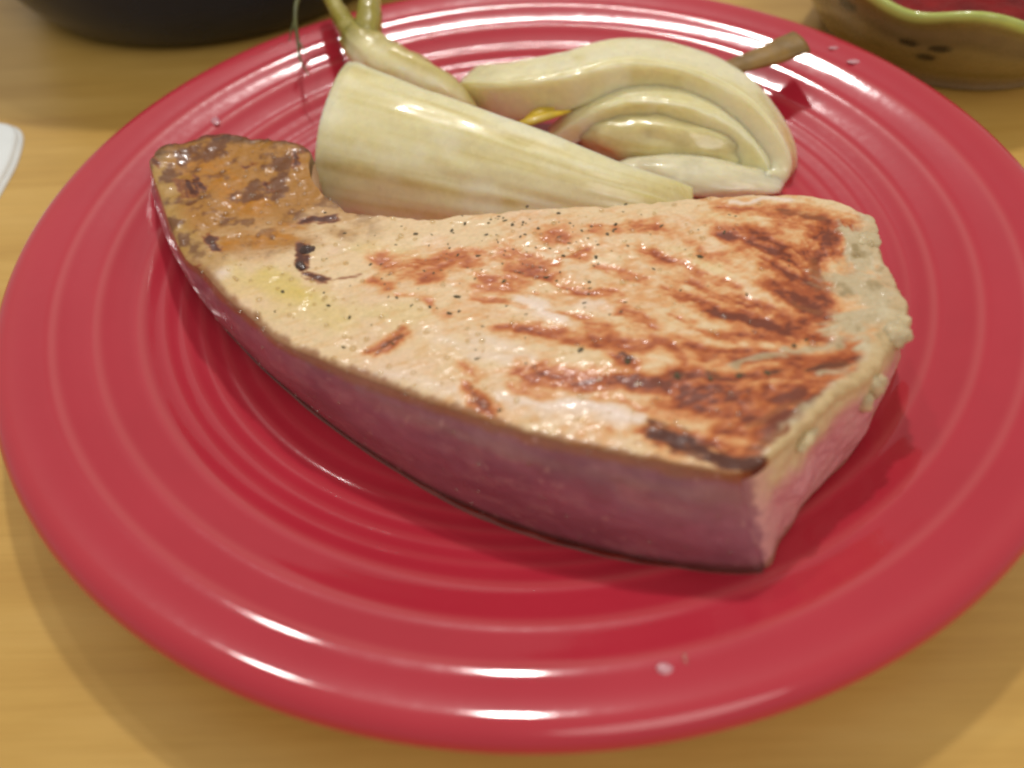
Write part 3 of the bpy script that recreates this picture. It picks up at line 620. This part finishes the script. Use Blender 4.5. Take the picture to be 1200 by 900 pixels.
# stalk with two stems and a frond
def tube(name, path, rad, mat, parent, seed=0, n=40, m=14, colr=None, sq=1.0, amp=.06):
    P = spline(np.array(path, float), n); u = np.linspace(0, 1, n)
    Tn = np.gradient(P, axis=0); Tn /= np.linalg.norm(Tn, axis=1)[:, None]
    a_ = np.cross(Tn, np.array([0, 0, 1.0])+0*Tn); a_ /= np.linalg.norm(a_, axis=1)[:, None]; b_ = np.cross(Tn, a_)
    R = np.interp(u, np.linspace(0, 1, len(rad)), rad); an = np.linspace(0, 2*np.pi, m, endpoint=False)
    sgm, agm = np.meshgrid(u, an, indexing='ij'); rr_ = R[:, None]*(1+amp*fbm(sgm*5, np.cos(agm)*2, np.sin(agm)*2, seed=seed))
    L = P[:, None]+a_[:, None]*(rr_*np.cos(agm))[..., None]+b_[:, None]*(rr_*np.sin(agm)*sq)[..., None]
    F = list(grid_faces(n, m, wrap_v=True)); F.append(tuple(range(m))); F.append(tuple((n-1)*m+i for i in range(m))[::-1])
    c = None if colr is None else colr(sgm, agm).reshape(-1, 3)
    return mesh_obj(name, L.reshape(-1, 3), F, mat, parent, c)
def stalk_col(s_, a_):
    c = fennel_col(s_*3, np.cos(a_), 605, .6); c = mixc(c, (176, 158, 62), .7*sstep(.1, .7, np.sin(a_+2.2)))
    return mixc(c, (150, 140, 56), sstep(.75, 1, s_))
def stem_col(s_, a_):
    c = np.zeros(s_.shape+(3,))+lin((158, 148, 66)); return mixc(c, (190, 184, 120), .6*sstep(.1, .6, fbm(s_*6, np.cos(a_)*2, seed=611)))
st = thing('fennel_stalk', 'pale green fennel stalk forking into two stems over the far plate rim', 'fennel stalk', (-45, 75, 12))
tube('stalk', [at(556, 138, 12), at(530, 116, 18), at(500, 98, 22), at(460, 79, 24.5), at(428, 57, 27), at(415, 42, 28.5)], [3, 5.2, 6.6, 7.6, 6.6, 5.0], M['fennel'], st, 600, colr=stalk_col, amp=.2, n=70, m=24)
tube('stem', [at(428, 56, 27), at(431, 35, 30), at(433, 12, 33), at(434, -30, 37)], [4.6, 4.2, 3.7, 3.4], M['fennel'], st, 601, colr=stem_col, amp=.2)
tube('stem', [at(420, 52, 28), at(406, 30, 30), at(393, 8, 32), at(378, -28, 35)], [4.2, 3.2, 2.8, 2.6], M['fennel'], st, 602, colr=stem_col, amp=.2)
fr = tube('frond', [at(385, -10, 34), at(366, -14, 36), at(350, -2, 35), at(346, 22, 32), at(349, 48, 28), at(352, 70, 25), at(362, 88, 22.5)], [.9, .8, .8, .7, .55, .4, .2], M['frond'], st, 603, n=50, m=8)
tube('frond_leaflet', [at(346, 22, 32), at(342, 34, 30), at(339, 48, 28)], [.5, .4, .2], M['frond'], fr, 604, n=16, m=6)
tube('frond_leaflet', [at(349, 48, 28), at(356, 58, 27), at(360, 64, 26)], [.45, .35, .15], M['frond'], fr, 605, n=16, m=6)
# olive cut stalk leaning on the far rim
ks = thing('cut_stalk', 'short olive brown cut stalk sticking out from under the curled fennel', 'stalk', (80, 75, 20))
tube('stalk', [at(800, 97, 20), at(845, 83, 22.5), at(890, 68, 24.5), at(938, 50, 27)], [3.2, 3.6, 4.8, 6.0], M['stick'], ks, 620, sq=.4, amp=.14)
yl = thing('yellow_leaf', 'small yellow leaf scrap between the two fennel wedges', 'leaf scrap', at(635, 138, 14))
for i, pth in enumerate([[at(598, 150, 16), at(620, 142, 18), at(648, 134, 18.5), at(668, 130, 18)], [at(615, 140, 16), at(633, 131, 18), at(650, 127, 18.5)]]):
    tube('blade', pth, [.8, 2.2, 1.9, .6], M['yellow'], yl, 630+i, sq=.45, n=24)

M['juice'] = m_simple('pan_juice', (110, 24, 14), 0.3, 0.3, 160, 0.1, 0.0004, 0, 0.6)
def juice():
    a = bF[60:-4:3, :2]; n = len(a); tg = np.gradient(a, axis=0); nr = np.stack([tg[:, 1], -tg[:, 0]], -1); nr /= np.linalg.norm(nr, axis=1)[:, None]
    q = np.linspace(-1.5, 1, 12); w_ = .9+.7*fbm(np.arange(n)*.05, np.zeros(n), oct=4, seed=640)
    P = a[:, None]+nr[:, None]*(q[None, :, None]*w_[:, None, None])
    zz = plate_z(np.hypot(P[..., 0], P[..., 1]).ravel()).reshape(P.shape[:2])+.04+.38*(1-np.clip(q, 0, 1)**2)[None]*np.clip(w_, .3, 2)[:, None]
    o = mesh_obj('pan_juice', np.concatenate([P, zz[..., None]], -1).reshape(-1, 3), grid_faces(n, 12, flip=True), M['juice'])
    tag(o, 'thin brown line of pan juice along the near bottom edge of the steak', 'juice')
juice()
# ------------------------------------------------------------------ small wet spots on the plate
drops = [(1001, 72, 2.2, 1.3, 'milky fat spot on the far right rim, larger of two'), (977, 56, 1.6, .9, 'small faint fat spot on the far right rim, nearer the olive stalk'),
         (779, 784, 1.3, 1.0, 'clear droplet low on the near rim below the steak corner'), (803, 773, .5, 1.1, 'tiny droplet beside the clear one on the near rim'),
         (252, 141, 1.2, 3.2, 'pale greasy smear on the plate behind the steak tail')]
M['fat'] = m_simple('fat_smear', (214, 150, 160), 0.22, 0.1, 200, 0.2, 0.0003, 0.2, 0.5)
for i, (x, y, a_, b_, lb) in enumerate(drops):
    p = on_plate(x, y, .1); o = lump('fat_spot', p, (a_, b_, .35), M['fat'] if i != 3 else M['oil'], None, seed=700+i, amp=.4, rz=(0 if i < 4 else .55), lat=10, lon=16)
    tag(o, lb, 'fat spot', 'wet spots on the plate')

# ------------------------------------------------------------------ things around the plate
# scalloped bowl
bc = np.array([160, 127, 0]); 
bowl = thing('scalloped_bowl', 'olive brown ceramic bowl with wavy green rim, beyond the red plate', 'bowl', bc)
prof = spline(np.array([(2, 1.2), (38, 1.0), (43, .2), (45, .6), (46, 3), (50, 8), (56, 17), (60.5, 27), (61.5, 31), (60.5, 32.3), (58.5, 31), (55, 23), (48, 12), (36, 6.5), (1, 6)]), 150)
seg = 260; th_ = np.linspace(0, 2*np.pi, seg, endpoint=False)
Rp, Zp = prof[:, 0][None], prof[:, 1][None]; TH = th_[:, None]
k_ = sstep(8, 32, Zp); wav = np.cos(9*(TH-4.02)+np.pi)
RR = Rp*(1+.035*k_*wav); ZZ = Zp+k_*2.6*wav
V = np.stack([RR*np.cos(TH)+bc[0], RR*np.sin(TH)+bc[1], ZZ+0*TH], -1)
hgt = Zp+0*TH; arcn = fbm(TH*3+0*hgt, hgt*.05, seed=801); outside = (np.arange(150) < 92)[None]+0*TH
cb = np.zeros(hgt.shape+(3,))+lin((150, 132, 84))
bandn = fbm(TH*.6+0*hgt, hgt*.45, oct=3, seed=803)
cb = mixc(cb, (128, 112, 54), .8*sstep(-.1, .4, bandn)); cb = mixc(cb, (150, 136, 120), .8*sstep(9, 4, hgt)); cb = mixc(cb, (112, 94, 74), .6*sstep(17, 22, hgt+3*arcn)*sstep(29, 25, hgt))
cb = mixc(cb, (184, 198, 104), sstep(28.6, 30.4, hgt+.9*arcn))
for sx, sy in ((1105, 45, ), (1085, 60), (1070, 41), (980, 28)):
    q = at(sx, sy, 20)
    for zz in (22, 18, 24): pass
    tq = math.atan2(q[1]-bc[1], q[0]-bc[0]); zq = 26-(sy-20)*.28
    d = np.hypot((np.angle(np.exp(1j*(TH-tq))))*55/3.2, (hgt-zq)/1.7)+.3*arcn
    cb = mixc(cb, (40, 30, 22), .95*sstep(1.25, .8, d)*outside)
mesh_obj('bowl_body', V.reshape(-1, 3), grid_faces(seg, 150, wrap_u=True), M['bowl'], bowl, cb.reshape(-1, 3))
so = lump('red_sauce', bc+[0, 0, 16], (48, 48, 6), M['salsa'], None, seed=820, amp=.10, fr=2.5, lat=30, lon=60)
tag(so, 'glossy red sauce filling the scalloped bowl', 'sauce')
# dark bowl
dk = np.array([-136, 215, 0])
db = thing('dark_bowl', 'dark navy bowl standing on the table beyond the plate, upper left', 'bowl', dk)
lathe('bowl_body', spline(np.array([(2, 3), (60, 2.6), (68, 1.5), (72, .2), (76, .8), (82, 5), (90, 18), (96, 40), (99, 62), (99.5, 66), (98.5, 67.5), (96.5, 66), (93, 42), (86, 20), (70, 8), (1, 6)]), 90) , M['navy'], db, 160, dk, flip=False)
# paper napkin
def napkin():
    out = np.array([at(-60, 152, 0), at(-20, 146, 0), at(12, 148, 0), at(24, 153, 0), at(28, 164, 0), at(22, 190, 0), at(10, 214, 0), at(-6, 240, 0), at(-60, 300, 0)])[:, :2]
    n = 60; c = spline(np.c_[out, 0*out[:, :1]], n)[:, :2]; ctr = out.mean(0)
    t = thing('paper_napkin', 'white folded paper napkin corner on the table left of the plate', 'napkin', (ctr[0], ctr[1], 0))
    for i, (z0, h, g) in enumerate(((.3, 1.1, 0), (1.5, 1.1, -1.0))):
        m = 14; rings = []
        for j in range(m):
            q = j/(m-1); sc_ = 1-.97*q; P = ctr+(c-ctr)*sc_*(1+.01*g)+np.array([g, g*.6])
            zz = z0+h*(sstep(0, .12, np.full(n, q)))+.35*fbm(P[:, 0]*.05, P[:, 1]*.05, seed=850+i)
            rings.append(np.c_[P, np.maximum(zz, .15)])
        base = np.c_[rings[0][:, :2], np.full(n, z0-.2)]
        V = np.concatenate([base]+rings).reshape(-1, 3)
        mesh_obj('ply', V, grid_faces(m+1, n, wrap_v=True), M['napkin'], t)
napkin()
